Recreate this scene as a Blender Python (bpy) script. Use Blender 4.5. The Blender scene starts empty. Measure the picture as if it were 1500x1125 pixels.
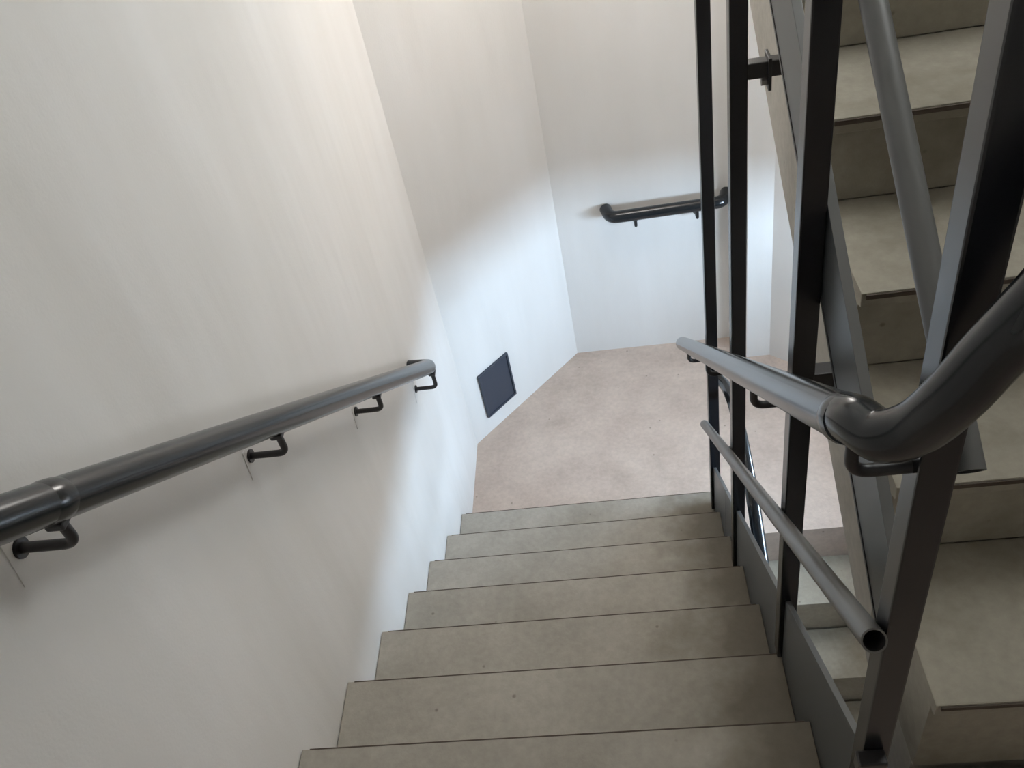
import bpy, bmesh, math
from mathutils import Vector, Matrix, Quaternion

S = bpy.context.scene
COL = S.collection

# ------------------------------------------------------------------ camera
cam_d = bpy.data.cameras.new('camera'); cam = bpy.data.objects.new('camera', cam_d); COL.objects.link(cam)
cam_d.sensor_width = 36.0; cam_d.lens = 31.524; cam_d.clip_start = 0.02
R = Vector((0.985449, 0.024501, -0.168199)); U = Vector((0.107637, 0.675908, 0.729083)); F = Vector((-0.131550, 0.736578, -0.663436))
m = Matrix((R, U, -F)).transposed().to_4x4(); m.translation = Vector((0.8303, -2.6088, 3.1113))
cam.matrix_world = m
S.camera = cam

# ------------------------------------------------------------------ world: overcast daylight
W = bpy.data.worlds.new('overcast_sky'); S.world = W; W.use_nodes = True
wn = W.node_tree.nodes; wl = W.node_tree.links; wn.clear()
tc = wn.new('ShaderNodeTexCoord'); sp = wn.new('ShaderNodeSeparateXYZ'); wl.new(tc.outputs['Generated'], sp.inputs[0])
rp = wn.new('ShaderNodeValToRGB'); wl.new(sp.outputs['Z'], rp.inputs[0])
rp.color_ramp.elements[0].position = 0.0; rp.color_ramp.elements[0].color = (0.11, 0.105, 0.10, 1)
rp.color_ramp.elements[1].position = 0.03; rp.color_ramp.elements[1].color = (0.60, 0.79, 1.0, 1)
bg = wn.new('ShaderNodeBackground'); wl.new(rp.outputs[0], bg.inputs[0]); bg.inputs[1].default_value = 42.0
ow = wn.new('ShaderNodeOutputWorld'); wl.new(bg.outputs[0], ow.inputs[0])

# ------------------------------------------------------------------ colour management
vs = S.view_settings
vs.view_transform = 'Standard'; vs.look = 'None'; vs.gamma = 1.0; vs.use_curve_mapping = False
vs.exposure = 0.78
LAMP_STRENGTH = 11.5; UPPER_FILL_STRENGTH = 7.2; SOFFIT_FILL_STRENGTH = 7.2

# ------------------------------------------------------------------ materials
def new_mat(name):
    mt = bpy.data.materials.new(name); mt.use_nodes = True
    nt = mt.node_tree; b = nt.nodes['Principled BSDF']
    return mt, nt, b
def noise(nt, scale, detail=4, rough=.55, vec=None):
    n = nt.nodes.new('ShaderNodeTexNoise'); n.inputs['Scale'].default_value = scale
    n.inputs['Detail'].default_value = detail; n.inputs['Roughness'].default_value = rough
    if vec is not None: nt.links.new(vec, n.inputs['Vector'])
    return n
def world_pos(nt, scale=(1, 1, 1)):
    g = nt.nodes.new('ShaderNodeNewGeometry'); mp = nt.nodes.new('ShaderNodeMapping')
    mp.inputs['Scale'].default_value = scale; nt.links.new(g.outputs['Position'], mp.inputs[0]); return mp.outputs[0]
def ramp(nt, fac, stops):
    r = nt.nodes.new('ShaderNodeValToRGB'); nt.links.new(fac, r.inputs[0]); e = r.color_ramp.elements
    while len(e) < len(stops): e.new(0.5)
    for q, (p, c) in zip(e, stops): q.position = p; q.color = (*c, 1)
    return r.outputs[0]
def mixc(nt, fac, a, b, mode='MIX'):
    x = nt.nodes.new('ShaderNodeMix'); x.data_type = 'RGBA'; x.blend_type = mode
    for s, v in ((x.inputs[0], fac), (x.inputs[6], a), (x.inputs[7], b)):
        if hasattr(v, 'links'): nt.links.new(v, s)
        elif isinstance(v, (int, float)): s.default_value = v
        else: s.default_value = (*v, 1)
    return x.outputs[2]
def bump(nt, b, h, strength, dist):
    n = nt.nodes.new('ShaderNodeBump'); n.inputs['Strength'].default_value = strength; n.inputs['Distance'].default_value = dist
    nt.links.new(h, n.inputs['Height']); nt.links.new(n.outputs[0], b.inputs['Normal'])

def wall_paint():
    mt, nt, b = new_mat('painted_plaster')
    p = world_pos(nt, (2.2, 2.2, .55))
    n1 = noise(nt, 1.6, 3, .5, p); n2 = noise(nt, 140, 2, .5, world_pos(nt))
    c = ramp(nt, n1.outputs['Fac'], [(.3, (.705, .685, .655)), (.7, (.77, .755, .735))])
    nt.links.new(c, b.inputs['Base Color']); b.inputs['Roughness'].default_value = .62
    b.inputs['Specular IOR Level'].default_value = .3
    a = nt.nodes.new('ShaderNodeMath'); a.operation = 'MULTIPLY_ADD'; a.inputs[1].default_value = .03
    nt.links.new(n2.outputs['Fac'], a.inputs[0]); nt.links.new(n1.outputs['Fac'], a.inputs[2])
    bump(nt, b, a.outputs[0], .35, .03)
    return mt
def concrete(name, lo, hi, stain=(.13, .105, .068), broad=.25, stain_x=None, stain_amt=.68):
    mt, nt, b = new_mat(name)
    P = world_pos(nt)
    n1 = noise(nt, 4.5, 6, .6, P); n2 = noise(nt, 45, 5, .65, P)
    c = ramp(nt, n1.outputs['Fac'], [(.3, lo), (.7, hi)])
    c = mixc(nt, .28, c, ramp(nt, n2.outputs['Fac'], [(.3, (.45, .45, .45)), (.7, (1, 1, 1))]), 'MULTIPLY')
    # small dark specks
    vo = nt.nodes.new('ShaderNodeTexVoronoi'); vo.inputs['Scale'].default_value = 11; nt.links.new(P, vo.inputs['Vector'])
    c = mixc(nt, ramp(nt, vo.outputs['Distance'], [(.03, (.55, .55, .55)), (.07, (0, 0, 0))]), c, (.12, .10, .08))
    # broad worn patches
    n3 = noise(nt, 2.0, 4, .6, world_pos(nt, (1.3, 1.3, 1.3)))
    c = mixc(nt, ramp(nt, n3.outputs['Fac'], [(.52, (0, 0, 0)), (.78, (broad,)*3)]), c, stain)
    if stain_x is not None:          # grime swept towards the open end of the treads
        g = nt.nodes.new('ShaderNodeNewGeometry'); sx = nt.nodes.new('ShaderNodeSeparateXYZ'); nt.links.new(g.outputs['Position'], sx.inputs[0])
        n4 = noise(nt, 6, 3, .6, P)
        ma = nt.nodes.new('ShaderNodeMath'); ma.operation = 'MULTIPLY_ADD'; ma.inputs[1].default_value = .5
        nt.links.new(n4.outputs['Fac'], ma.inputs[0]); nt.links.new(sx.outputs['X'], ma.inputs[2])
        mr = nt.nodes.new('ShaderNodeMapRange'); mr.inputs['From Min'].default_value = stain_x; mr.inputs['From Max'].default_value = stain_x + .22
        mr.inputs['To Max'].default_value = stain_amt; nt.links.new(ma.outputs[0], mr.inputs['Value'])
        c = mixc(nt, mr.outputs[0], c, stain)
    nt.links.new(c, b.inputs['Base Color']); b.inputs['Roughness'].default_value = .75
    b.inputs['Specular IOR Level'].default_value = .3
    bump(nt, b, n2.outputs['Fac'], .25, .004)
    return mt
def paint_steel(name, col, rough=.33, dust=.0, dustcol=(.30, .29, .27)):
    mt, nt, b = new_mat(name)
    b.inputs['Base Color'].default_value = (*col, 1); c = None
    if dust:
        g = nt.nodes.new('ShaderNodeNewGeometry'); s = nt.nodes.new('ShaderNodeSeparateXYZ'); nt.links.new(g.outputs['Normal'], s.inputs[0])
        mr = nt.nodes.new('ShaderNodeMapRange'); mr.inputs['From Min'].default_value = .15; mr.inputs['From Max'].default_value = .95
        mr.inputs['To Max'].default_value = dust; nt.links.new(s.outputs['Z'], mr.inputs['Value'])
        c = mixc(nt, mr.outputs[0], col, dustcol)
        nt.links.new(c, b.inputs['Base Color'])
    b.inputs['Roughness'].default_value = rough
    b.inputs['Specular IOR Level'].default_value = .55
    return mt
M = {}
M['wall'] = wall_paint()
M['tread'] = concrete('tread_screed', (.38, .355, .31), (.47, .44, .385), stain_x=1.09)
M['tread_up'] = concrete('tread_screed_upper', (.34, .31, .25), (.43, .395, .325), broad=.6)
M['floor'] = concrete('landing_screed', (.50, .405, .345), (.62, .515, .44))
M['slab'] = concrete('slab_paint', (.46, .43, .375), (.52, .485, .43))
M['steel'] = paint_steel('dark_gloss_paint', (.010, .011, .014), .24)
M['rail'] = paint_steel('dark_handrail_paint', (.013, .016, .019), .2)
M['plate'] = paint_steel('grey_plate_paint', (.060, .066, .070), .36, .4)
M['pipe'] = paint_steel('grey_pipe_paint', (.10, .097, .09), .36, .25)
M['bracket'] = paint_steel('bracket_paint', (.012, .011, .012), .4)
M['vent'] = paint_steel('vent_cover_paint', (.034, .044, .066), .42)
M['bore'] = paint_steel('pipe_bore', (.02, .02, .02), .8)
M['nosing'] = paint_steel('brown_nosing_and_shade', (.075, .055, .04), .7)  # real strips on the ascending steps, painted edge shade on the descending ones
M['bolt'] = paint_steel('worn_bolt', (.20, .19, .18), .4)
M['patch'] = concrete('mortar_patch', (.50, .48, .45), (.58, .56, .53))
M['white'] = paint_steel('white_frame_paint', (.75, .75, .73), .4)
mt, nt, b = new_mat('window_glass')
tr = nt.nodes.new('ShaderNodeBsdfTransparent'); gl = nt.nodes.new('ShaderNodeBsdfGlossy'); gl.inputs['Roughness'].default_value = .02
mx = nt.nodes.new('ShaderNodeMixShader'); mx.inputs[0].default_value = .07
nt.links.new(tr.outputs[0], mx.inputs[1]); nt.links.new(gl.outputs[0], mx.inputs[2]); nt.links.new(mx.outputs[0], nt.nodes['Material Output'].inputs[0])
M['glass'] = mt
mt, nt, b = new_mat('lamp_diffuser'); nt.nodes.remove(b)
em = nt.nodes.new('ShaderNodeEmission'); em.inputs[0].default_value = (1.0, .955, .90, 1); em.inputs[1].default_value = LAMP_STRENGTH
nt.links.new(em.outputs[0], nt.nodes['Material Output'].inputs[0]); M['lamp'] = mt
M['upper_fill'] = mt.copy(); M['upper_fill'].node_tree.nodes['Emission'].inputs[1].default_value = UPPER_FILL_STRENGTH
M['soffit_fill'] = mt.copy(); M['soffit_fill'].node_tree.nodes['Emission'].inputs[1].default_value = SOFFIT_FILL_STRENGTH
M['upper_fill'].node_tree.nodes['Emission'].inputs[0].default_value = (.97, 1.0, .99, 1)

# ------------------------------------------------------------------ mesh helpers
def obj(name, bm, mat, parent=None, smooth=None):
    me = bpy.data.meshes.new(name)
    bmesh.ops.recalc_face_normals(bm, faces=bm.faces)
    bm.to_mesh(me); bm.free()
    mats = mat if isinstance(mat, (list, tuple)) else [mat]
    for q in mats: me.materials.append(M[q])
    o = bpy.data.objects.new(name, me); COL.objects.link(o)
    if parent is not None:
        o.parent = parent
        off = Vector(parent.location)
        if parent.parent: off = off + Vector(parent.parent.location)
        me.transform(Matrix.Translation(-off))
    if smooth:
        for f in me.polygons: f.use_smooth = True
        me.set_sharp_from_angle(angle=math.radians(smooth))
    return o
def box(bm, x0, x1, y0, y1, z0, z1, bev=0, mi=0):
    r = bmesh.ops.create_cube(bm, size=1, matrix=Matrix.Translation(((x0+x1)/2, (y0+y1)/2, (z0+z1)/2)) @ Matrix.Diagonal((x1-x0, y1-y0, z1-z0, 1)))
    vsx = r['verts']; fs = {f for v in vsx for f in v.link_faces}
    for f in fs: f.material_index = mi
    if bev:
        es = list({e for v in vsx for e in v.link_edges}); bmesh.ops.bevel(bm, geom=es, offset=bev, segments=2, affect='EDGES', profile=.6)
    return bm
def boxm(*a, **k): return box(bmesh.new(), *a, **k)
def prism(pts, axis, a, b, bev=0, bm=None):
    """polygon pts (2-D) extruded along axis from a to b; axis 'x': pts=(y,z); 'z': pts=(x,y)"""
    bm = bm or bmesh.new()
    mk = (lambda p, t: (t, p[0], p[1])) if axis == 'x' else (lambda p, t: (p[0], p[1], t))
    A = [bm.verts.new(mk(p, a)) for p in pts]; B = [bm.verts.new(mk(p, b)) for p in pts]
    n = len(pts); bm.faces.new(A); bm.faces.new(B[::-1])
    for i in range(n): bm.faces.new((A[i], A[(i+1) % n], B[(i+1) % n], B[i]))
    if bev: bmesh.ops.bevel(bm, geom=bm.edges[:], offset=bev, segments=2, affect='EDGES', profile=.6)
    return bm
def fillet(pts, r, n=8):
    pts = [Vector(p) for p in pts]; out = [pts[0]]
    for a, b, c in zip(pts, pts[1:], pts[2:]):
        d1 = (a-b); d2 = (c-b); t = min(r, d1.length*.48, d2.length*.48)
        p, q = b + d1.normalized()*t, b + d2.normalized()*t
        for i in range(n+1):
            s = i/n; out.append(p*(1-s)**2 + b*2*s*(1-s) + q*s*s)
    out.append(pts[-1]); return out
def spline(pts, n=10):
    P = [Vector(p) for p in pts]; P = [2*P[0]-P[1]] + P + [2*P[-1]-P[-2]]; out = []
    for i in range(1, len(P)-2):
        a, b, c, d = P[i-1:i+3]
        for k in range(n):
            t = k/n; out.append(.5*((2*b)+(c-a)*t+(2*a-5*b+4*c-d)*t*t+(3*b-a-3*c+d)*t**3))
    out.append(P[-2]); return out
def tube(path, rad, seg=20, open_start=False, open_end=False, bm=None):
    bm = bm or bmesh.new(); path = [Vector(p) for p in path]; n = len(path)
    T = [(path[min(i+1, n-1)]-path[max(i-1, 0)]).normalized() for i in range(n)]
    up = Vector((0, 0, 1)) if abs(T[0].z) < .9 else Vector((1, 0, 0))
    N = (up - T[0]*up.dot(T[0])).normalized(); rings = []
    for i in range(n):
        r = rad[i] if isinstance(rad, (list, tuple)) else rad
        if i: N = (T[i-1].rotation_difference(T[i]) @ N); N = (N - T[i]*N.dot(T[i])).normalized()
        Bn = T[i].cross(N)
        rings.append([bm.verts.new(path[i] + (N*math.cos(2*math.pi*j/seg) + Bn*math.sin(2*math.pi*j/seg))*r) for j in range(seg)])
    for a, c in zip(rings, rings[1:]):
        for j in range(seg): bm.faces.new((a[j], a[(j+1) % seg], c[(j+1) % seg], c[j]))
    for ring, T0, pt, op in ((rings[0], T[0], path[0], open_start), (rings[-1], -T[-1], path[-1], open_end)):
        if not op: bm.faces.new(ring); continue
        inn = [bm.verts.new(pt + (v.co-pt)*.84) for v in ring]; dp = [bm.verts.new(v.co + T0*.08) for v in inn]
        for j in range(seg):
            k = (j+1) % seg
            bm.faces.new((ring[j], ring[k], inn[k], inn[j]))
            f = bm.faces.new((inn[j], inn[k], dp[k], dp[j])); f.material_index = 1
        f = bm.faces.new(dp); f.material_index = 1
    return bm
def thing(name, label, cat, loc, group=None):
    o = bpy.data.objects.new(name, None); COL.objects.link(o); o.location = loc; o.empty_display_size = .1
    o['label'] = label; o['category'] = cat
    if group: o['group'] = group
    return o
def struct(o, label, cat):
    o['kind'] = 'structure'; o['label'] = label; o['category'] = cat; return o

# ------------------------------------------------------------------ dimensions
G, H = .28, .205216            # going and rise of the descending flight
LZ = -H                        # far landing level
TOPZ = 7*H                     # upper landing level (the viewer's floor)
XR = 2.37                      # right wall
CEIL, LOW = 5.2, -9*H
YN = -3.7                      # near wall
CX = 1.25                      # left edge of the ascending flight
CG, CH, CY, CZ = .29, .19, -1.8925, 1.6865   # going, rise, first nosing of the ascending flight
CTOPY, CTOPZ = CY + 7*CG, CZ + 7*CH
A1, A2 = (0, .637), (.545, 1.276)           # left chamfer
PX0, PX1, PY = 1.457, 1.577, 1.083          # pier
RY = .40                                    # where the right chamfer meets the right wall

# ------------------------------------------------------------------ the setting
struct(obj('wall_left', boxm(-.2, 0, YN-.2, A1[1], LOW-.2, CEIL), 'wall'), 'off-white plaster wall beside the descending steps', 'wall')
def wall_prism(name, pts, label): return struct(obj(name, prism(pts, 'z', LOW-.2, CEIL), 'wall'), label, 'wall')
wall_prism('wall_left_corner', [A1, A2, (A2[0]-.1, A2[1]+.2), (-.2, A1[1]+.2), (-.2, A1[1])], 'slanted off-white corner wall holding the dark square vent')
wall_prism('wall_back', [A2, (PX0, 1.265), (PX0, 1.5), (A2[0]-.1, 1.476)], 'off-white wall behind the landing with the short handrail')
wall_prism('wall_back_pier', [(PX0, 1.5), (PX0, PY), (PX1, PY), (PX1, 1.5)], 'narrow off-white pier standing proud of the wall behind the landing')
wall_prism('wall_right_corner', [(PX1, PY), (XR, RY), (XR+.2, RY), (XR+.2, 1.5), (PX1, 1.5)], 'slanted grey-white corner wall seen between the steel posts')
struct(obj('wall_front', boxm(0, XR, YN-.2, YN, LOW-.2, CEIL), 'wall'), 'off-white wall behind the upper landing', 'wall')
WY0, WY1, WZ0, WZ1 = -1.0, .30, .62, 1.08      # window below the ascending flight
bm = bmesh.new()
box(bm, XR, XR+.2, YN-.2, WY0, LOW-.2, CEIL); box(bm, XR, XR+.2, WY1, RY, LOW-.2, CEIL)
box(bm, XR, XR+.2, WY0, WY1, LOW-.2, WZ0); box(bm, XR, XR+.2, WY0, WY1, WZ1, CEIL)
struct(obj('wall_right', bm, 'wall'), 'off-white wall along the ascending flight', 'wall')
struct(obj('ceiling', boxm(-.2, XR+.2, YN-.2, 1.5, CEIL, CEIL+.15), 'wall'), 'off-white ceiling over the stairwell', 'ceiling')

def window(name, y0, y1, z0, z1):
    w = thing(name, 'white framed window in the wall below the ascending flight', 'window', (XR+.1, (y0+y1)/2, z0)); w['kind'] = 'structure'
    fr = bmesh.new(); a, c, t = XR+.07, XR+.12, .045
    box(fr, a, c, y0, y0+t, z0, z1); box(fr, a, c, y1-t, y1, z0, z1); box(fr, a, c, y0+t, y1-t, z0, z0+t); box(fr, a, c, y0+t, y1-t, z1-t, z1)
    ym = (y0+y1)/2; box(fr, a, c, ym-t/2, ym+t/2, z0+t, z1-t)
    obj('window_frame', fr, 'white', w)
    for p, q in ((y0+t, ym-t/2), (ym+t/2, y1-t)): obj('pane', boxm(XR+.093, XR+.097, p, q, z0+t, z1-t), 'glass', w)
    obj('window_sill', boxm(XR-.03, XR+.06, y0+.005, y1-.005, z0+.001, z0+.025, .004), 'white', w)
    # sampling portal so the sky is found through this opening
    L = bpy.data.lights.new('sky_portal', 'AREA'); L.shape = 'RECTANGLE'; L.size = y1-y0; L.size_y = z1-z0; L.cycles.is_portal = True
    lo = bpy.data.objects.new('sky_portal', L); COL.objects.link(lo)
    lo.location = (XR+.19, ym, (z0+z1)/2); lo.rotation_euler = (math.pi/2, 0, math.pi/2)
window('window_1', WY0, WY1, WZ0, WZ1)

floor_poly = [(0, -.095), (XR, -.095), (XR, RY), (PX1, PY), (PX0, PY), (PX0, 1.265), A2, A1]
struct(obj('floor', prism(floor_poly, 'z', LZ-.26, LZ), 'floor'), 'smooth pinkish-grey concrete landing at the foot of the steps', 'floor')
struct(obj('floor_upper_landing', prism([(0, YN), (XR, YN), (XR, CY), (CX, CY), (CX, -7*G), (0, -7*G)], 'z', TOPZ-.18, TOPZ), 'floor'), 'grey concrete upper landing where the steps begin', 'floor')
struct(obj('floor_lower', boxm(0, XR, YN, -.1, LOW-.2, LOW), 'floor'), 'grey concrete floor at the bottom of the stairwell', 'floor')
top_poly = [(0, CTOPY), (XR, CTOPY), (XR, RY), (PX1, PY), (PX0, PY), (PX0, 1.265), A2, A1]
struct(obj('floor_top_landing', prism(top_poly, 'z', CTOPZ-.2, CTOPZ), 'floor'), 'grey concrete landing at the head of the ascending flight', 'floor')

# ------------------------------------------------------------------ flights
def profile_step(y_nose, z, going, rise, sgn, lip=.012, lipz=.04):
    """sgn=+1: descends towards +y (riser faces +y); -1: riser faces -y"""
    yb = y_nose - sgn*going; yr = y_nose - sgn*lip
    return [(yb, z-rise), (yr, z-rise), (yr, z-lipz), (y_nose, z-lipz), (y_nose, z), (yb, z)]
fa = thing('stair_flight', 'concrete steps descending beside the plain wall to the landing', 'stairs', (.56, 0, LZ))
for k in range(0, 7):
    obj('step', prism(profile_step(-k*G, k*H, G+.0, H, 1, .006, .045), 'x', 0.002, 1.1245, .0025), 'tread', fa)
    obj('nosing_or_shade_strip', boxm(.02, 1.114, -k*G-.0018, -k*G+.0012, k*H-.014, k*H+.0006, .0004), 'nosing', fa)  # thin dark strip standing in for the occlusion shade along the tread edge
obj('waist_slab', prism([(-7*G, 6*H-.001), (-.001, -H-.001), (-.001, -H-.05), (-.10, -H-.28), (-7*G, 6*H-.30)], 'x', .002, 1.11), 'slab', fa)

fc = thing('stair_flight', 'dim concrete steps with brown nosing lines climbing past the tall posts', 'stairs', (1.8, CY, TOPZ))
for k in range(0, 7):
    y, z = CY + k*CG, CZ + k*CH
    s = obj('step', prism(profile_step(y, z, CG+.018, CH if k else CZ-TOPZ, -1, .018, .032), 'x', CX, XR, .003), 'tread_up', fc)
    obj('nosing_or_shade_strip', boxm(CX+.008, XR-.002, y-.003, y+.012, z-.013, z-.003, .001), 'nosing', fc)
soff = lambda y: 2.237 + .559*y
ye = CY + 7*CG - .002
obj('waist_slab', prism([(CY+.03, CZ-CH-.03), (CY+CG+.03, CZ-.03), (ye, CZ+6*CH-.05), (ye, soff(ye)), (CY+.02, soff(CY))], 'x', CX+.001, XR), 'slab', fc)

fb = thing('stair_flight', 'concrete steps dropping from the landing behind the steel railing', 'stairs', (1.8, -.6, LOW))
BG = .245
for k in range(1, 9):
    y, z = -.095 - (k-1)*BG, LZ - k*H
    zb = max(LOW, z-H-.16)
    obj('step', prism([(y-.0005, zb), (y-BG+.010, zb), (y-BG+.010, z-.03), (y-BG, z-.03), (y-BG, z), (y-.0005, z)], 'x', 1.235, XR-.002, .002), 'tread_up', fb)

# ------------------------------------------------------------------ central steel balustrade
st = thing('steel_balustrade', 'dark steel railing of tall posts, pipes and plates between the flights', 'railing', (1.133, -1.0, LZ))
PA, PB = 1.113, 1.153
posts = ((-.10, .001), (-.70, 2*H+.001), (-1.412, 5*H+.001), (-1.977, TOPZ+.001))
for y, z0 in posts:
    obj('post', boxm(PA, PB, y, y+.04, z0, CEIL-.001, .003), 'steel', st)
rl = lambda y: .721 + (.176-y)*.7968                 # handrail axis over the descending flight
hr = [(1.05, .176, rl(.176)), (1.05, -1.0, rl(-1.0)), (1.05, -1.90, rl(-1.90))]
neck = [(1.05, -1.90, rl(-1.90)), (1.053, -1.950, rl(-1.950)+.001), (1.067, -1.987, 2.430), (1.091, -2.007, 2.461), (1.110, -2.024, 2.514), (1.128, -2.031, 2.562), (1.145, -2.038, 2.606), (1.165, -2.040, 2.650), (1.187, -2.025, 2.70), (1.20, -1.97, 2.75), (1.20, -1.88, 2.81)]
path = [Vector(q) for q in hr[:2]] + spline(neck, 8) + [Vector((1.20, .05, 2.81+1.90*.65))]
rail = obj('handrail', tube(path, .027, 24), 'rail', st, 50)
c0 = Vector((1.05, -1.925, rl(-1.925))); d0 = Vector((0, 1, -.7968)).normalized()
obj('weld_collar', tube([c0-d0*.016, c0-d0*.006, c0+d0*.006, c0+d0*.016], [.0269, .0285, .0285, .0269], 24), 'rail', rail, 40)
# lower pipes
for pts, r in (([(1.0955, -.10, .53), (1.0955, -1.987, 2.054)], .0165), ([(1.1705, -1.965, 2.338), (1.1705, .05, 2.338+2.015*.647)], .0165)):
    obj('mid_rail', tube(pts, r, 20, open_start=(pts[0][2] > 2), open_end=(pts[0][2] < 2)), ['pipe', 'bore'] if pts[0][0] < 1.1 else ['plate', 'bore'], st, 50)
# kick plates of the descending flight
sl = .742
def plate(y0, y1, top, hgt, slope, x0, x1, ref):
    z = lambda y: ref + slope*y
    return prism([(y0, z(y0)+top), (y1, z(y1)+top), (y1, z(y1)+top-hgt), (y0, z(y0)+top-hgt)], 'x', x0, x1, .001)
for y0, y1, dz in ((-.435, -.062, .0), (-.66, -.437, .0), (-1.372, -.70, .012), (-1.938, -1.412, .03)):
    obj('kick_plate', plate(y0, y1, .195+dz, .47, -sl, 1.125, 1.137, 0), 'plate', st)
# kick plates of the ascending flight
for y0, y1 in ((-1.93, -1.325), (-1.315, -.62), (-.61, .05)):
    kp = obj('kick_plate', plate(y0, y1, 3.229, .170, .647, 1.1545, 1.171, 0), 'plate', st)
    obj('shadow_gap_bar', plate(y0, y1, 3.0585, .010, .647, 1.153, 1.172, 0), 'bracket', kp)  # dark bar drawing the shadow gap between plate and slab
# handrail brackets: down from the rail, across to the post
for y, z0 in posts:
    yc = y + .02; zr = rl(yc); dz = .075
    pts = fillet([(1.05, yc, zr-.02), (1.05, yc, zr-dz), (PA+.005, yc, zr-dz)], .022)
    obj('handrail_bracket', tube(pts, .0075, 12), 'bracket', st, 50)
# stubs bolting the posts to the slab edge of the ascending flight
for y, z in ((-.68, 2.222), (-1.385, 1.948)):
    s = obj('anchor_stub', boxm(PB, CX, y-.016, y+.016, z-.018, z+.018, .003), 'bracket', st)
    obj('end_plate', boxm(1.196, 1.203, y-.026, y+.026, z-.045, z+.028, .001), 'bracket', s)
    obj('bolt_head', tube([(1.184, y-.004, z-.031), (1.196, y-.004, z-.031)], .010, 6), 'bolt', s)
y, z = posts[3][0]+.02, posts[3][1]
obj('base_clip', boxm(PA-.012, PA+.03, y-.045, y-.021, 1.695, 1.735, .003), 'bracket', st)
# handrail of the flight below, on the far side of the posts
pb = spline([(1.150, .05, .645), (1.168, .02, .650), (1.188, -.04, .665), (1.195, -.17, .705), (1.195, -.27, .72), (1.195, -.40, .715), (1.195, -.53, .685), (1.195, -.66, .63), (1.195, -.80, .545)], 6) + [Vector((1.195, -2.0, -.36))]
obj('handrail', tube(pb, .022, 20), 'rail', st, 50)
obj('handrail_bracket', tube([(PB-.004, -.08, .36), (1.235, -.08, .36)], .005, 10), 'bracket', st, 50)

# ------------------------------------------------------------------ handrail on the left wall
wh = thing('wall_handrail', 'long dark pipe handrail sloping down the left plaster wall', 'handrail', (0, -1, 1.6))
lz = lambda y: 2.008 - .763*(y+1.444)
pts = [(.085, -2.45, lz(-2.45)), (.085, -.9, lz(-.9)), (.085, -.075, lz(-.075)), (.002, -.065, lz(-.070))]
r = obj('rail', tube(fillet(pts, .055, 10), .029, 24), 'rail', wh, 50)
for yy in (-1.885,):
    c = Vector((.085, yy, lz(yy))); d = Vector((0, 1, -.763)).normalized()
    obj('weld_collar', tube([c-d*.02, c-d*.008, c+d*.008, c+d*.02], [.0289, .0305, .0305, .0289], 24), 'rail', r, 40)
for yy, zz in ((-1.891, 2.268), (-1.302, 1.809), (-.687, 1.338), (-.069, .852)):
    p = fillet([(.001, yy, zz), (.085, yy, zz), (.085, yy, lz(yy)-.02)], .02)
    bk = obj('bracket', tube(p, .0078, 12), 'bracket', wh, 50)
    obj('saddle', boxm(.072, .098, yy-.016, yy+.016, lz(yy)-.038, lz(yy)-.026, .003), 'bracket', bk)
    obj('rosette', tube([(.0005, yy, zz), (.006, yy, zz)], .015, 16), 'bracket', bk, 40)
    q = [(yy-.034, zz-.042), (yy+.03, zz-.05), (yy+.036, zz+.02), (yy-.02, zz+.03)]
    obj('mortar_patch', prism(q, 'x', .0003, .0016, .0004), 'wall', bk)

# ------------------------------------------------------------------ short handrail on the back wall
bh = thing('wall_handrail', 'short dark level handrail on the wall behind the landing', 'handrail', (1.08, 1.26, .65))
pts = [(.795, 1.268, .715), (.815, 1.19, .708), (1.36, 1.19, .716), (1.385, 1.264, .722)]
obj('rail', tube(fillet(pts, .06, 10), .030, 24), 'rail', bh, 50)
for xx in (.935, 1.235):
    bk = obj('bracket', tube(fillet([(xx, 1.19, .69), (xx, 1.19, .638), (xx, 1.2655, .638)], .018), .0075, 12), 'bracket', bh, 50)
    obj('rosette', tube([(xx, 1.259, .638), (xx, 1.266, .638)], .015, 16), 'bracket', bk, 40)

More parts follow.
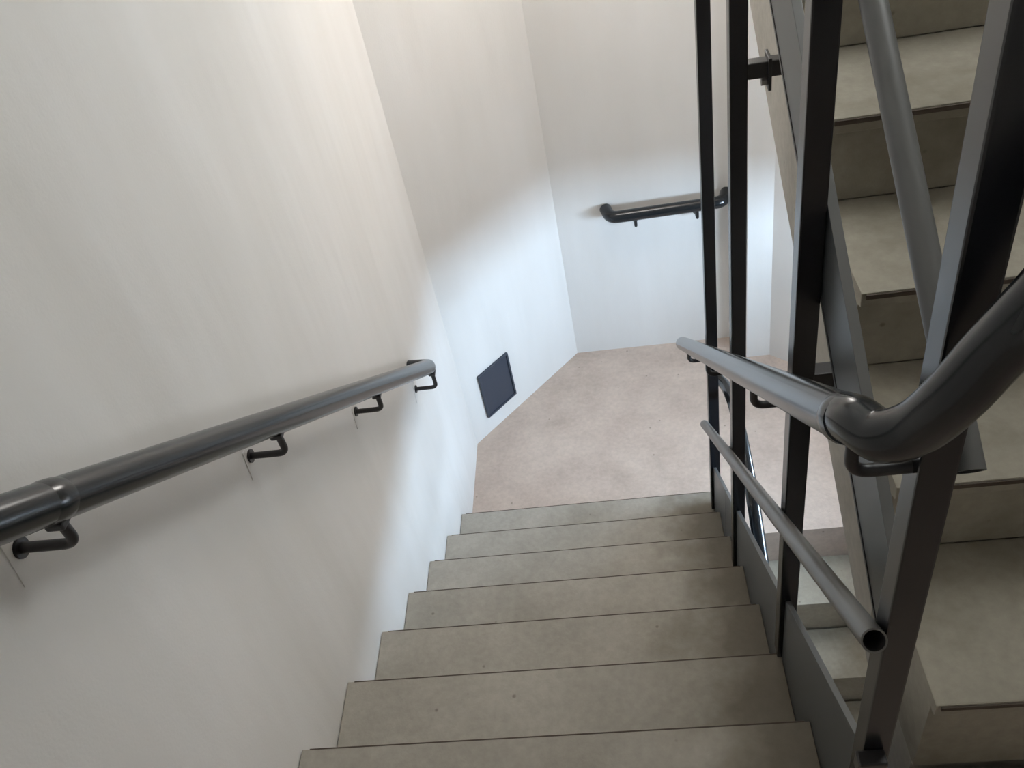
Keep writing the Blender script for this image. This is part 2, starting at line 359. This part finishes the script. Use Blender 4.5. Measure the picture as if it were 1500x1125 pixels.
# ------------------------------------------------------------------ vent cover on the slanted wall
ax = Vector((A2[0]-A1[0], A2[1]-A1[1], 0)).normalized(); nn = Vector((ax.y, -ax.x, 0))
vc = thing('vent_cover', 'dark square vent cover low on the slanted corner wall', 'vent', (.14, .801, -.10))
def on_wall(u0, u1, z0, z1, d0, d1, bev):
    b = boxm(u0, u1, d0, d1, z0, z1, bev=bev)
    o = Vector((A1[0], A1[1], 0))
    for v in b.verts: v.co = o + ax*v.co.x + nn*v.co.y + Vector((0, 0, v.co.z))
    return b
ua, ub = .106, .326
obj('plate', on_wall(ua+.008, ub-.008, -.092, .182, .0005, .008, .001), 'vent', vc)
fr = on_wall(ua, ub, .178, .190, .0005, .014, .002)
for q in ((ua, ub, -.100, -.088), (ua, ua+.012, -.0875, .1775), (ub-.012, ub, -.0875, .1775)):
    t = on_wall(*q, .0005, .014, .002); me = bpy.data.meshes.new('t'); t.to_mesh(me); fr.from_mesh(me); t.free(); bpy.data.meshes.remove(me)
obj('frame', fr, 'vent', vc)

# ------------------------------------------------------------------ lamp high on the back wall, under the top landing
lp = thing('unseen_wall_lamp', 'white rectangular diffuser lamp high on the wall behind the landing', 'lamp', (1.05, 1.26, 2.2))
lx0, lx1, lz0, lz1 = .98, 1.40, 2.38, 2.80
obj('housing', boxm(lx0-.02, lx1+.02, 1.20, 1.262, lz0-.02, lz1+.02, .008), 'white', lp)
obj('diffuser', boxm(lx0, lx1, 1.185, 1.1995, lz0, lz1, .004), 'lamp', lp)

cl = thing('unseen_wall_lamp', 'added unseen fill lamp high on the wall above the ascending flight', 'lamp', (XR, -.4, 3.7))  # unseen lamp added as fill for the near steps and left wall
cy0, cy1, cz0, cz1 = -1.0, .2, 3.7, 4.7
obj('housing', boxm(XR-.06, XR-.001, cy0-.03, cy1+.03, cz0-.03, cz1+.03, .008), 'white', cl)
obj('diffuser', boxm(XR-.075, XR-.0605, cy0, cy1, cz0, cz1, .004), 'upper_fill', cl)

sz = CTOPZ - .2
so = thing('soffit_fill_lamp', 'added unseen fill lamp under the landing at the head of the flight', 'lamp', (.85, .5, sz))  # unseen lamp added to brighten the slanted and back walls
obj('housing', boxm(.57, 1.23, .22, .78, sz-.05, sz-.001, .008), 'white', so)
obj('diffuser', boxm(.60, 1.20, .25, .75, sz-.062, sz-.0505, .004), 'soffit_fill', so)
